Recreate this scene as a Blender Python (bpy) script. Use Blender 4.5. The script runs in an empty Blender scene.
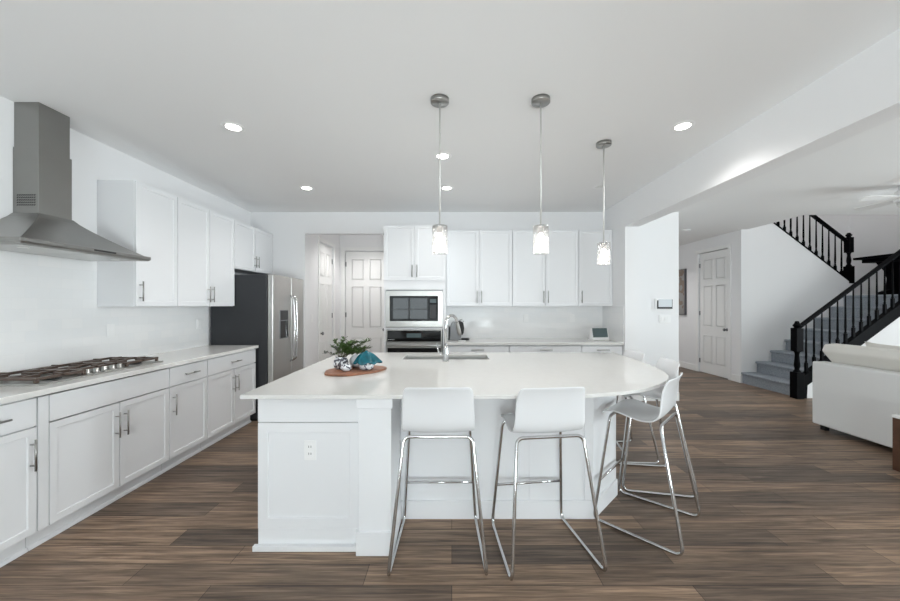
import bpy, bmesh, math, random
from mathutils import Vector, Matrix
random.seed(7)
R = math.radians
PI = math.pi
SC = bpy.context.scene
COL = SC.collection

# ------------------------------------------------------------------ camera
cam = bpy.data.cameras.new('camera')
cam.sensor_width = 36
cam.lens = 355 / 900 * 36
cam.shift_x = -0.002
cam.shift_y = 0.0055
cam.clip_start = 0.02
co = bpy.data.objects.new('camera', cam)
COL.objects.link(co)
co.location = (0, 0, 1.42)
co.rotation_euler = (R(90), 0, 0)
SC.camera = co

# ------------------------------------------------------------------ exposure / world
vs = SC.view_settings
vs.view_transform = 'Standard'
vs.look = 'None'
vs.exposure = 0.18
vs.gamma = 1.0
vs.use_curve_mapping = False
W = bpy.data.worlds.new('world')
SC.world = W
W.use_nodes = True
bg = W.node_tree.nodes['Background']
bg.inputs[0].default_value = (0.86, 0.93, 1.0, 1)
bg.inputs[1].default_value = 0.5
SC.cycles.max_bounces = 14
SC.cycles.diffuse_bounces = 8
SC.cycles.glossy_bounces = 6
SC.cycles.transmission_bounces = 10
SC.cycles.transparent_max_bounces = 12
SC.cycles.sample_clamp_indirect = 6


def lamp(name, kind, loc, energy, color=(1, 1, 1), rot=(0, 0, 0), **kw):
    l = bpy.data.lights.new(name, kind)
    l.energy = energy
    l.color = color
    for k, v in kw.items():
        setattr(l, k, v)
    o = bpy.data.objects.new(name, l)
    COL.objects.link(o)
    o.location = loc
    o.rotation_euler = rot
    return o


# daylight standing just outside each window opening
WIN_NEAR = [(-1.55, 1.7, 0.75, 2.35), (0.45, 2.2, 0.06, 2.35), (4.0, 1.9, 0.35, 2.35), (6.6, 1.9, 0.35, 2.35)]   # centre x, width, sill, head
WIN_RIGHT = [(-0.6, 1.8, 0.5, 2.35), (2.6, 1.8, 0.5, 2.35)]                  # centre y, width, sill, head
NEAR_Y = -3.6
RIGHT_X = 9.0
DAY = (0.94, 0.97, 1.0)
for (cx, w, z0, z1) in WIN_NEAR:
    lamp('daylight', 'AREA', (cx, NEAR_Y - 0.22, (z0 + z1) / 2), 14 if cx < 2 else 6, DAY, (R(90), 0, 0),
         shape='RECTANGLE', size=w, size_y=z1 - z0)
    # added fill lamp, tilted up through the window to brighten the ceiling
    lamp('upward_fill', 'AREA', (cx, NEAR_Y - 0.95, 0.15), 395 if cx < 2 else 30, (0.965, 0.98, 1.0), (R(135), 0, 0),
         shape='RECTANGLE', size=w * 1.3, size_y=1.3)
for (cy, w, z0, z1) in WIN_RIGHT:
    lamp('daylight', 'AREA', (RIGHT_X + 0.22, cy, (z0 + z1) / 2), 275, DAY, (R(90), 0, R(90)),
         shape='RECTANGLE', size=w, size_y=z1 - z0)


# ------------------------------------------------------------------ materials
def lin(c):
    return tuple((v / 255 / 12.92) if v / 255 <= 0.04045 else ((v / 255 + 0.055) / 1.055) ** 2.4 for v in c)


def mat(name, rgb, rough=0.5, metal=0.0, emit=None, strength=0, spec=0.5, noise=0.0, nscale=8, bump=0.0, bscale=200, coat=0.0):
    m = bpy.data.materials.new(name)
    m.use_nodes = True
    nt = m.node_tree
    b = nt.nodes['Principled BSDF']
    c = lin(rgb)
    b.inputs['Base Color'].default_value = (*c, 1)
    b.inputs['Roughness'].default_value = rough
    b.inputs['Metallic'].default_value = metal
    b.inputs['Specular IOR Level'].default_value = spec
    b.inputs['Coat Weight'].default_value = coat
    if emit:
        b.inputs['Emission Color'].default_value = (*lin(emit), 1)
        b.inputs['Emission Strength'].default_value = strength
    if noise or bump:
        tc = nt.nodes.new('ShaderNodeTexCoord')
    if noise:
        n = nt.nodes.new('ShaderNodeTexNoise')
        n.inputs['Scale'].default_value = nscale
        n.inputs['Detail'].default_value = 5
        nt.links.new(tc.outputs['Object'], n.inputs['Vector'])
        r = nt.nodes.new('ShaderNodeValToRGB')
        r.color_ramp.elements[0].position = 0.3
        r.color_ramp.elements[1].position = 0.7
        r.color_ramp.elements[0].color = (*[v * (1 - noise) for v in c], 1)
        r.color_ramp.elements[1].color = (*[min(1, v * (1 + noise)) for v in c], 1)
        nt.links.new(n.outputs['Fac'], r.inputs['Fac'])
        nt.links.new(r.outputs['Color'], b.inputs['Base Color'])
    if bump:
        n2 = nt.nodes.new('ShaderNodeTexNoise')
        n2.inputs['Scale'].default_value = bscale
        nt.links.new(tc.outputs['Object'], n2.inputs['Vector'])
        bp = nt.nodes.new('ShaderNodeBump')
        bp.inputs['Strength'].default_value = bump
        bp.inputs['Distance'].default_value = 0.004
        nt.links.new(n2.outputs['Fac'], bp.inputs['Height'])
        nt.links.new(bp.outputs['Normal'], b.inputs['Normal'])
    return m


M_WALL = mat('wall_paint', (235, 235, 236), 0.75, spec=0.2, bump=0.03, bscale=300)
M_CEIL = mat('ceiling_paint', (238, 238, 238), 0.85, spec=0.1)
M_TRIM = mat('trim_paint', (238, 238, 237), 0.45)
M_DOORP = mat('door_paint', (236, 236, 235), 0.4)
M_CAB = mat('cabinet_lacquer', (231, 232, 234), 0.5, spec=0.3)
M_QUARTZ = mat('white_quartz', (223, 222, 219), 0.14, noise=0.015, nscale=30)
M_STEEL = mat('brushed_steel', (188, 187, 184), 0.3, 1.0, noise=0.05, nscale=3)
M_HOOD = mat('hood_steel', (150, 149, 146), 0.34, 1.0, noise=0.04, nscale=3)
M_CHROME = mat('chrome', (205, 205, 205), 0.1, 1.0)
M_NICKEL = mat('satin_nickel', (165, 164, 161), 0.3, 1.0)
M_ROD = mat('pale_nickel', (214, 213, 210), 0.5, 0.6)
M_FRIDGE = mat('fridge_side', (38, 40, 44), 0.45)
M_BLACKG = mat('black_glass', (7, 8, 9), 0.08, spec=0.35)
M_BLACK = mat('black_plastic', (18, 18, 19), 0.4)
M_BLACKW = mat('black_stained_wood', (9, 9, 12), 0.5, spec=0.05, noise=0.2, nscale=20)
M_IRON = mat('cast_iron', (98, 84, 76), 0.36, 0.4)
M_SHELL = mat('white_plastic', (228, 229, 231), 0.25)
M_CARPET = mat('grey_carpet', (152, 158, 165), 0.95, spec=0.1, noise=0.22, nscale=70, bump=0.5, bscale=260)
M_SOFA = mat('grey_upholstery', (222, 222, 221), 0.9, spec=0.15, bump=0.25, bscale=500)
M_CUSH = mat('light_upholstery', (222, 219, 213), 0.9, spec=0.15, bump=0.25, bscale=500)
M_WOOD = mat('walnut_wood', (84, 57, 42), 0.4, noise=0.25, nscale=14)
M_BOARD = mat('live_edge_wood', (150, 100, 74), 0.45, noise=0.4, nscale=16)
M_TEAL = mat('teal_glaze', (10, 92, 106), 0.25, noise=0.45, nscale=18)
M_LEAF = mat('leaf_green', (62, 88, 36), 0.5, noise=0.55, nscale=25)
M_LEAFD = mat('leaf_grey_green', (84, 92, 86), 0.55, noise=0.4, nscale=30)
M_STEM = mat('stem_brown', (76, 70, 48), 0.6)
M_WHITEP = mat('white_device', (240, 240, 240), 0.35)
M_SCREEN = mat('dark_screen', (52, 62, 64), 0.15, emit=(70, 84, 86), strength=0.5)
M_PANEL = mat('panel_screen', (190, 196, 200), 0.12, emit=(205, 212, 216), strength=0.25)
M_GREYM = mat('grey_metal', (138, 139, 141), 0.35, 0.7)
M_LAMP = mat('lamp_glow', (255, 255, 255), 0.5, emit=(255, 250, 242), strength=14)
M_BULB = mat('bulb_glow', (255, 255, 255), 0.5, emit=(255, 247, 236), strength=6)
M_UNLIT = mat('frosted_lens', (226, 226, 224), 0.4)
M_HOLE = mat('dark_gap', (24, 24, 25), 0.7)
M_FRAMEG = mat('picture_frame', (88, 86, 90), 0.5)


def glass_mat(name, tint=(255, 255, 255), fac=0.1, milk=0.0):
    m = bpy.data.materials.new(name)
    m.use_nodes = True
    nt = m.node_tree
    nt.nodes.remove(nt.nodes['Principled BSDF'])
    out = nt.nodes['Material Output']
    t = nt.nodes.new('ShaderNodeBsdfTransparent')
    t.inputs[0].default_value = (*lin(tint), 1)
    g = nt.nodes.new('ShaderNodeBsdfGlossy')
    g.inputs['Roughness'].default_value = 0.03
    lw = nt.nodes.new('ShaderNodeLayerWeight')
    lw.inputs['Blend'].default_value = 0.35
    mul = nt.nodes.new('ShaderNodeMath')
    mul.operation = 'MULTIPLY_ADD'
    mul.inputs[1].default_value = 0.5
    mul.inputs[2].default_value = fac
    mx = nt.nodes.new('ShaderNodeMixShader')
    nt.links.new(lw.outputs['Fresnel'], mul.inputs[0])
    nt.links.new(mul.outputs[0], mx.inputs['Fac'])
    nt.links.new(t.outputs[0], mx.inputs[1])
    nt.links.new(g.outputs[0], mx.inputs[2])
    last = mx
    if milk:
        tr = nt.nodes.new('ShaderNodeBsdfTranslucent')
        tr.inputs[0].default_value = (0.95, 0.95, 0.94, 1)
        m2 = nt.nodes.new('ShaderNodeMixShader')
        m2.inputs['Fac'].default_value = milk
        nt.links.new(mx.outputs[0], m2.inputs[1])
        nt.links.new(tr.outputs[0], m2.inputs[2])
        last = m2
    nt.links.new(last.outputs[0], out.inputs['Surface'])
    return m


M_PANE = glass_mat('window_glass', (248, 252, 252), 0.02)
M_GLASS = glass_mat('pendant_glass', (250, 250, 250), 0.03, 0.06)


def floor_mat():
    m = bpy.data.materials.new('wood_plank_floor')
    m.use_nodes = True
    nt = m.node_tree
    N = nt.nodes
    L = nt.links
    b = N['Principled BSDF']
    tc = N.new('ShaderNodeTexCoord')
    br = N.new('ShaderNodeTexBrick')
    br.offset = 0.37
    br.offset_frequency = 2
    br.squash = 1.0
    br.inputs['Scale'].default_value = 1
    br.inputs['Brick Width'].default_value = 1.22
    br.inputs['Row Height'].default_value = 0.15
    br.inputs['Mortar Size'].default_value = 0.0018
    br.inputs['Mortar Smooth'].default_value = 0.3
    br.inputs['Bias'].default_value = -0.1
    br.inputs['Color1'].default_value = (*lin((146, 124, 105)), 1)
    br.inputs['Color2'].default_value = (*lin((90, 79, 71)), 1)
    br.inputs['Mortar'].default_value = (*lin((56, 46, 40)), 1)
    L.new(tc.outputs['Object'], br.inputs['Vector'])
    mp = N.new('ShaderNodeMapping')
    mp.inputs['Scale'].default_value = (0.9, 20, 1)
    L.new(tc.outputs['Object'], mp.inputs['Vector'])
    n1 = N.new('ShaderNodeTexNoise')
    n1.inputs['Scale'].default_value = 1.6
    n1.inputs['Detail'].default_value = 7
    n1.inputs['Roughness'].default_value = 0.68
    n1.inputs['Distortion'].default_value = 0.6
    L.new(mp.outputs[0], n1.inputs['Vector'])
    rp = N.new('ShaderNodeValToRGB')
    rp.color_ramp.elements[0].position = 0.32
    rp.color_ramp.elements[0].color = (0.36, 0.345, 0.335, 1)
    rp.color_ramp.elements[1].position = 0.7
    rp.color_ramp.elements[1].color = (1.45, 1.43, 1.41, 1)
    L.new(n1.outputs['Fac'], rp.inputs['Fac'])
    mx = N.new('ShaderNodeMix')
    mx.data_type = 'RGBA'
    mx.blend_type = 'MULTIPLY'
    mx.inputs[0].default_value = 1.0
    L.new(br.outputs['Color'], mx.inputs[6])
    L.new(rp.outputs['Color'], mx.inputs[7])
    mp2 = N.new('ShaderNodeMapping')
    mp2.inputs['Scale'].default_value = (3.2, 75, 1)
    L.new(tc.outputs['Object'], mp2.inputs['Vector'])
    n3 = N.new('ShaderNodeTexNoise')
    n3.inputs['Scale'].default_value = 1.0
    n3.inputs['Detail'].default_value = 5
    n3.inputs['Distortion'].default_value = 0.8
    L.new(mp2.outputs[0], n3.inputs['Vector'])
    rp2 = N.new('ShaderNodeValToRGB')
    rp2.color_ramp.elements[0].position = 0.3
    rp2.color_ramp.elements[0].color = (0.62, 0.60, 0.59, 1)
    rp2.color_ramp.elements[1].position = 0.66
    rp2.color_ramp.elements[1].color = (1.28, 1.27, 1.25, 1)
    L.new(n3.outputs['Fac'], rp2.inputs['Fac'])
    mx2 = N.new('ShaderNodeMix')
    mx2.data_type = 'RGBA'
    mx2.blend_type = 'MULTIPLY'
    mx2.inputs[0].default_value = 1.0
    L.new(mx.outputs[2], mx2.inputs[6])
    L.new(rp2.outputs['Color'], mx2.inputs[7])
    L.new(mx2.outputs[2], b.inputs['Base Color'])
    b.inputs['Roughness'].default_value = 0.42
    b.inputs['Specular IOR Level'].default_value = 0.35
    bp = N.new('ShaderNodeBump')
    bp.inputs['Strength'].default_value = 0.15
    bp.inputs['Distance'].default_value = 0.002
    L.new(n1.outputs['Fac'], bp.inputs['Height'])
    L.new(bp.outputs['Normal'], b.inputs['Normal'])
    return m


def tile_mat(name, along):
    m = bpy.data.materials.new(name)
    m.use_nodes = True
    nt = m.node_tree
    N = nt.nodes
    L = nt.links
    b = N['Principled BSDF']
    tc = N.new('ShaderNodeTexCoord')
    sp = N.new('ShaderNodeSeparateXYZ')
    cb = N.new('ShaderNodeCombineXYZ')
    L.new(tc.outputs['Object'], sp.inputs[0])
    L.new(sp.outputs[along], cb.inputs[0])
    L.new(sp.outputs['Z'], cb.inputs[1])
    br = N.new('ShaderNodeTexBrick')
    br.inputs['Scale'].default_value = 1
    br.inputs['Brick Width'].default_value = 0.155
    br.inputs['Row Height'].default_value = 0.0775
    br.inputs['Mortar Size'].default_value = 0.0011
    br.inputs['Mortar Smooth'].default_value = 0.6
    br.inputs['Color1'].default_value = (*lin((240, 240, 240)), 1)
    br.inputs['Color2'].default_value = (*lin((236, 237, 238)), 1)
    br.inputs['Mortar'].default_value = (*lin((234, 234, 234)), 1)
    L.new(cb.outputs[0], br.inputs['Vector'])
    L.new(br.outputs['Color'], b.inputs['Base Color'])
    bp = N.new('ShaderNodeBump')
    bp.invert = True
    bp.inputs['Strength'].default_value = 0.2
    bp.inputs['Distance'].default_value = 0.002
    L.new(br.outputs['Fac'], bp.inputs['Height'])
    n = N.new('ShaderNodeTexNoise')
    n.inputs['Scale'].default_value = 9
    L.new(tc.outputs['Object'], n.inputs['Vector'])
    bp2 = N.new('ShaderNodeBump')
    bp2.inputs['Strength'].default_value = 0.12
    bp2.inputs['Distance'].default_value = 0.01
    L.new(n.outputs['Fac'], bp2.inputs['Height'])
    L.new(bp.outputs['Normal'], bp2.inputs['Normal'])
    L.new(bp2.outputs['Normal'], b.inputs['Normal'])
    b.inputs['Roughness'].default_value = 0.12
    return m


def pattern_mat(name, base, ink, scale, thr):
    """glazed ceramic with an ink pattern"""
    m = mat(name, base, 0.25)
    nt = m.node_tree
    b = nt.nodes['Principled BSDF']
    tc = nt.nodes.new('ShaderNodeTexCoord')
    v = nt.nodes.new('ShaderNodeTexNoise')
    v.inputs['Scale'].default_value = scale
    v.inputs['Detail'].default_value = 1.5
    nt.links.new(tc.outputs['Object'], v.inputs['Vector'])
    r = nt.nodes.new('ShaderNodeValToRGB')
    r.color_ramp.interpolation = 'CONSTANT'
    r.color_ramp.elements[0].color = (*lin(base), 1)
    r.color_ramp.elements[1].position = thr
    r.color_ramp.elements[1].color = (*lin(ink), 1)
    nt.links.new(v.outputs['Fac'], r.inputs['Fac'])
    nt.links.new(r.outputs['Color'], b.inputs['Base Color'])
    return m


M_FLOOR = floor_mat()
M_TILE_Y = tile_mat('subway_tile_side', 'Y')
M_TILE_X = tile_mat('subway_tile_back', 'X')
M_POTGREY = pattern_mat('grey_floral_ceramic', (228, 230, 234), (92, 92, 100), 55, 0.48)
M_POTWHITE = mat('white_ceramic', (238, 240, 244), 0.25)
M_POTINK = pattern_mat('inked_ceramic', (236, 238, 242), (58, 62, 84), 60, 0.56)
M_ART = pattern_mat('abstract_canvas', (140, 138, 136), (126, 112, 101), 6, 0.5)


# ------------------------------------------------------------------ mesh helpers
def nb():
    return bmesh.new()


def box(bm, x0, x1, y0, y1, z0, z1):
    v = [bm.verts.new(p) for p in ((x0, y0, z0), (x1, y0, z0), (x1, y1, z0), (x0, y1, z0),
                                   (x0, y0, z1), (x1, y0, z1), (x1, y1, z1), (x0, y1, z1))]
    fs = [bm.faces.new([v[i] for i in f]) for f in ((3, 2, 1, 0), (4, 5, 6, 7), (0, 1, 5, 4), (1, 2, 6, 5), (2, 3, 7, 6), (3, 0, 4, 7))]
    return fs       # bottom, top, -y, +x, +y, -x


def B(x0, x1, y0, y1, z0, z1):
    bm = nb()
    box(bm, x0, x1, y0, y1, z0, z1)
    return bm


def shaker(bm, x0, x1, y0, y1, z0, z1, stile=0.057, deep=0.008):
    """slab facing -y with a recessed centre panel"""
    fs = box(bm, x0, x1, y0, y1, z0, z1)
    bm.normal_update()
    f = fs[2]
    bmesh.ops.inset_region(bm, faces=[f], thickness=stile)
    r = bmesh.ops.inset_region(bm, faces=[f], thickness=0.004)
    for v in f.verts:
        v.co.y += deep


def prism(bm, pts, axis, a, b):
    """extrude a 2-D outline along an axis: 'y' outlines are (x,z), 'x' outlines are (y,z), 'z' outlines are (x,y)"""
    def P(p, t):
        return {'y': (p[0], t, p[1]), 'x': (t, p[0], p[1]), 'z': (p[0], p[1], t)}[axis]
    A = [bm.verts.new(P(p, a)) for p in pts]
    C = [bm.verts.new(P(p, b)) for p in pts]
    n = len(pts)
    fs = [bm.faces.new(A), bm.faces.new(list(reversed(C)))]
    for i in range(n):
        fs.append(bm.faces.new((A[i], C[i], C[(i + 1) % n], A[(i + 1) % n])))
    bmesh.ops.recalc_face_normals(bm, faces=fs)


def lathe(bm, prof, c=(0, 0), n=24, z0=0.0, sx=1.0, sy=1.0):
    """prof: list of (r, z)"""
    rings = []
    for r, z in prof:
        if r < 1e-5:
            rings.append([bm.verts.new((c[0], c[1], z + z0))])
        else:
            rings.append([bm.verts.new((c[0] + r * sx * math.cos(2 * PI * k / n), c[1] + r * sy * math.sin(2 * PI * k / n), z + z0)) for k in range(n)])
    fs = []
    for a, b in zip(rings, rings[1:]):
        if len(a) == 1 and len(b) == 1:
            continue
        for k in range(n):
            k2 = (k + 1) % n
            if len(a) == 1:
                fs.append(bm.faces.new((a[0], b[k2], b[k])))
            elif len(b) == 1:
                fs.append(bm.faces.new((a[k], a[k2], b[0])))
            else:
                fs.append(bm.faces.new((a[k], a[k2], b[k2], b[k])))
    if len(rings[0]) > 1:
        fs.append(bm.faces.new(list(reversed(rings[0]))))
    if len(rings[-1]) > 1:
        fs.append(bm.faces.new(rings[-1]))
    for f in fs:
        f.smooth = True
    bmesh.ops.recalc_face_normals(bm, faces=fs)


def fillet(pts, r, seg=6, closed=False):
    pts = [Vector(p) for p in pts]
    out = []
    n = len(pts)
    for i, p in enumerate(pts):
        if not closed and i in (0, n - 1):
            out.append(p)
            continue
        a, b = pts[(i - 1) % n], pts[(i + 1) % n]
        da, db = (a - p), (b - p)
        ang = da.angle(db)
        if ang > PI - 0.02:
            out.append(p)
            continue
        t = min(r / math.tan(ang / 2), da.length * 0.45, db.length * 0.45)
        s, e = p + da.normalized() * t, p + db.normalized() * t
        for k in range(seg + 1):
            u = k / seg
            out.append(s * (1 - u) ** 2 + p * 2 * u * (1 - u) + e * u ** 2)
    return out


def tube(bm, pts, r, n=10, closed=False):
    pts = [Vector(p) for p in pts]
    m = len(pts)
    T = []
    for i in range(m):
        if closed:
            t = pts[(i + 1) % m] - pts[(i - 1) % m]
        else:
            t = pts[min(i + 1, m - 1)] - pts[max(i - 1, 0)]
        T.append(t.normalized())
    u = T[0].orthogonal().normalized()
    rings = []
    for i in range(m):
        if i:
            u = (u - T[i] * u.dot(T[i])).normalized()
        w = T[i].cross(u)
        rr = r[i] if isinstance(r, (list, tuple)) else r
        rings.append([bm.verts.new(pts[i] + (u * math.cos(2 * PI * k / n) + w * math.sin(2 * PI * k / n)) * rr) for k in range(n)])
    fs = []
    for i in range(m if closed else m - 1):
        a, b = rings[i], rings[(i + 1) % m]
        for k in range(n):
            fs.append(bm.faces.new((a[k], a[(k + 1) % n], b[(k + 1) % n], b[k])))
    if not closed:
        fs.append(bm.faces.new(list(reversed(rings[0]))))
        fs.append(bm.faces.new(rings[-1]))
    for f in fs:
        f.smooth = True
    bmesh.ops.recalc_face_normals(bm, faces=fs)


def obj(name, bm, m, parent=None, bevel=0.0, seg=2, smooth=False):
    me = bpy.data.meshes.new(name)
    if smooth:
        for f in bm.faces:
            f.smooth = True
    bm.to_mesh(me)
    bm.free()
    me.materials.append(m)
    o = bpy.data.objects.new(name, me)
    COL.objects.link(o)
    if parent:
        o.parent = parent
    if bevel:
        md = o.modifiers.new('bevel', 'BEVEL')
        md.width = bevel
        md.segments = seg
        md.limit_method = 'ANGLE'
        md.angle_limit = R(40)
        md.harden_normals = True
    return o


def tag(o, label, cat, group=None):
    o['label'] = label
    o['category'] = cat
    if group:
        o['group'] = group
    return o


def thing(name, label, cat, loc=(0, 0, 0), rz=0.0, group=None):
    o = bpy.data.objects.new(name, None)
    o.empty_display_size = 0.1
    COL.objects.link(o)
    o.location = loc
    o.rotation_euler = (0, 0, rz)
    return tag(o, label, cat, group)


def struct(name, bm, m, parent=None, bevel=0.0):
    o = obj(name, bm, m, parent, bevel)
    if parent is None:
        o['kind'] = 'structure'
    return o


def dup(root, loc, rz, label):
    r = root.copy()
    COL.objects.link(r)
    r.location = loc
    r.rotation_euler = (0, 0, rz)
    r['label'] = label
    for ch in list(root.children):
        c = ch.copy()
        COL.objects.link(c)
        c.parent = r
        for g in list(ch.children):
            d = g.copy()
            COL.objects.link(d)
            d.parent = c
    return r


# ------------------------------------------------------------------ the setting
LX, BY, H = -2.99, 5.28, 2.81
ISX, OPX = 2.246, -2.186

struct('floor', B(-3.2, 9.2, NEAR_Y - 0.12, 9.7, -0.1, 0), M_FLOOR)
bm = nb()
box(bm, -3.2, 9.2, NEAR_Y - 0.12, 5.45, H, H + 0.19)
box(bm, -3.2, 5.41, 5.45, 9.7, H, H + 0.19)
struct('ceiling', bm, M_CEIL)

struct('wall_left', B(LX - 0.12, LX, NEAR_Y - 0.12, BY + 0.12, 0, H), M_WALL)
# wall behind the kitchen, open to the vestibule
bm = nb()
box(bm, LX, OPX, BY, BY + 0.12, 0, H)
box(bm, OPX, -0.9, BY, BY + 0.12, 2.49, H)
box(bm, -0.9, 3.376, BY, BY + 0.12, 0, H)
struct('wall_back', bm, M_WALL)
# short return wall and the dropped header that divides kitchen and living room
struct('wall_return', B(ISX, 2.42, 4.60, BY, 0, 2.44), M_WALL)
struct('wall_header', B(ISX, 2.42, NEAR_Y, BY, 2.44, H), M_WALL)
# vestibule
bm = nb()
box(bm, OPX - 0.1, OPX, BY + 0.12, 5.86, 0, H)
box(bm, OPX - 0.1, OPX, 5.86, 6.56, 2.49, H)
box(bm, OPX - 0.1, OPX, 6.56, 7.05, 0, H)
struct('wall_vestibule_left', bm, M_WALL)
bm = nb()
box(bm, OPX, -2.09, 6.93, 7.05, 0, H)
box(bm, -2.09, -1.25, 6.93, 7.05, 2.49, H)
box(bm, -1.25, -0.8, 6.93, 7.05, 0, H)
struct('wall_vestibule_back', bm, M_WALL)
struct('wall_vestibule_right', B(-0.9, -0.8, BY + 0.12, 6.93, 0, H), M_WALL)
# hall on the right
HX = 5.3
bm = nb()
box(bm, HX, HX + 0.1, 6.5, 6.79, 0, H)
box(bm, HX, HX + 0.1, 6.79, 7.63, 2.53, H)
box(bm, HX, HX + 0.1, 7.63, 9.6, 0, H)
struct('wall_hall_right', bm, M_WALL)
struct('wall_hall_back', B(3.276, HX, 9.5, 9.6, 0, H), M_WALL)
struct('wall_hall_left', B(3.276, 3.376, BY + 0.12, 9.5, 0, H), M_WALL)
# staircase walls
bm = nb()
prism(bm, [(HX + 0.1, 0), (7.36, 0), (7.36, 1.795), (5.41, 3.29), (5.41, H), (HX + 0.1, H)], 'y', 6.5, 6.6)
struct('wall_stair', bm, M_WALL)
bm = nb()
box(bm, HX + 0.1, 8.5, 7.5, 7.6, 0, 5.4)
struct('wall_stair_back', bm, M_WALL)
struct('wall_stair_right', B(8.4, 8.5, 5.55, 7.5, 0, 5.4), M_WALL)
bm = nb()
box(bm, 4.4, 8.5, 5.33, 5.45, H + 0.19, 5.4)
box(bm, 4.4, 4.5, 5.45, 7.6, H + 0.19, 5.4)
box(bm, 4.4, HX + 0.1, 7.5, 7.6, H + 0.19, 5.4)
struct('wall_upper_storey', bm, M_WALL)
struct('ceiling_upper_storey', B(4.4, 8.5, 5.33, 7.6, 5.4, 5.5), M_CEIL)
bm = nb()
box(bm, 8.4, RIGHT_X, 5.45, 5.55, 0, H)
box(bm, 7.4, 8.4, 5.45, 5.50, 0, H)
struct('wall_living_back', bm, M_WALL)


def windowed_wall(name, spans, a0, a1, t0, t1, along):
    """wall from a0 to a1 along an axis with rectangular openings"""
    bm = nb()
    cuts = sorted((c - w / 2, c + w / 2, z0, z1) for c, w, z0, z1 in spans)

    def add(p, q, z0, z1):
        if along == 'x':
            box(bm, p, q, t0, t1, z0, z1)
        else:
            box(bm, t0, t1, p, q, z0, z1)
    p = a0
    for (c0, c1, z0, z1) in cuts:
        add(p, c0, 0, H)
        add(c0, c1, 0, z0)
        add(c0, c1, z1, H)
        p = c1
    add(p, a1, 0, H)
    return struct(name, bm, M_WALL)


windowed_wall('wall_near', WIN_NEAR, -3.2, 9.2, NEAR_Y - 0.12, NEAR_Y, 'x')
windowed_wall('wall_right', WIN_RIGHT, NEAR_Y, 5.55, RIGHT_X, RIGHT_X + 0.12, 'y')
wi = 0
for wall, spans in (('near', WIN_NEAR), ('right', WIN_RIGHT)):
    for (c, w, z0, z1) in spans:
        wi += 1
        fr, pn = nb(), nb()

        def wb(bm, p, q, d0, d1, za, zb):
            if wall == 'near':
                box(bm, p, q, NEAR_Y - d1, NEAR_Y - d0, za, zb)
            else:
                box(bm, RIGHT_X + d0, RIGHT_X + d1, p, q, za, zb)
        a, b = c - w / 2, c + w / 2
        wb(fr, a, a + 0.06, 0.03, 0.09, z0, z1)
        wb(fr, b - 0.06, b, 0.03, 0.09, z0, z1)
        wb(fr, a + 0.06, b - 0.06, 0.03, 0.09, z0, z0 + 0.06)
        wb(fr, a + 0.06, b - 0.06, 0.03, 0.09, z1 - 0.06, z1)
        wb(fr, c - 0.035, c + 0.035, 0.03, 0.09, z0 + 0.06, z1 - 0.06)
        for zz in (z0 + (z1 - z0) / 3, z0 + 2 * (z1 - z0) / 3):
            wb(fr, a + 0.06, c - 0.035, 0.045, 0.075, zz - 0.012, zz + 0.012)
            wb(fr, c + 0.035, b - 0.06, 0.045, 0.075, zz - 0.012, zz + 0.012)
        o = struct('window_%d' % wi, fr, M_TRIM)
        wb(pn, a + 0.06, b - 0.06, 0.058, 0.062, z0 + 0.06, z1 - 0.06)
        obj('pane', pn, M_PANE, o)

# backsplash tile
bm = nb()
box(bm, LX, LX + 0.008, 0.6, 2.99, 0.935, 1.412)
box(bm, LX, LX + 0.008, 1.6, 2.985, 1.412, 1.93)
box(bm, LX, LX + 0.008, 2.99, 4.345, 0.935, 1.408)
struct('backsplash_left', bm, M_TILE_Y)
bm = nb()
box(bm, -0.075, ISX - 0.008, BY - 0.008, BY, 0.935, 1.408)
struct('backsplash_back', bm, M_TILE_X)
struct('backsplash_return', B(ISX - 0.008, ISX, 4.63, BY - 0.008, 0.935, 1.408), M_TILE_Y)


def panel_door(name, w, h, six=True, t=0.04):
    """moulded interior door in local x 0..w facing -y; upper pairs then lower"""
    bm = nb()
    box(bm, 0, w, 0, t, 0.008, h)
    st = 0.11
    mid = 0.10
    rows = ((0.22, 0.80), (0.98, h - 0.68), (h - 0.56, h - 0.14)) if six else ((0.22, 0.86), (1.08, h - 0.64), (h - 0.52, h - 0.14))
    cols = ((st, w / 2 - mid / 2), (w / 2 + mid / 2, w - st))
    for z0, z1 in rows:
        for x0, x1 in cols:
            # raised field inside a sunk moulding line
            fs = box(bm, x0, x1, -0.006, 0.0, z0, z1)
            f = fs[2]
            bm.normal_update()
            bmesh.ops.inset_region(bm, faces=[f], thickness=0.014)
            bmesh.ops.inset_region(bm, faces=[f], thickness=0.012)
            for v in f.verts:
                v.co.y += 0.008
            bmesh.ops.inset_region(bm, faces=[f], thickness=0.02)
            for v in f.verts:
                v.co.y -= 0.005
    return struct(name, bm, M_DOORP)


def door_fit(d, w, h, hinge_x, knob_x, casing=True):
    for z in (0.25, h / 2, h - 0.25):
        obj('hinge', B(hinge_x - 0.012, hinge_x + 0.012, -0.012, -0.0005, z - 0.045, z + 0.045), M_GREYM, d)
    bm = nb()
    lathe(bm, [(0.03, 0), (0.03, 0.008), (0.012, 0.012), (0.012, 0.04), (0.026, 0.046), (0.03, 0.058), (0.024, 0.07), (0, 0.074)], n=16)
    bm.transform(Matrix.Translation((knob_x, 0, 0.95)) @ Matrix.Rotation(R(90), 4, 'X'))
    obj('door_knob', bm, M_GREYM, d)


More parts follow.
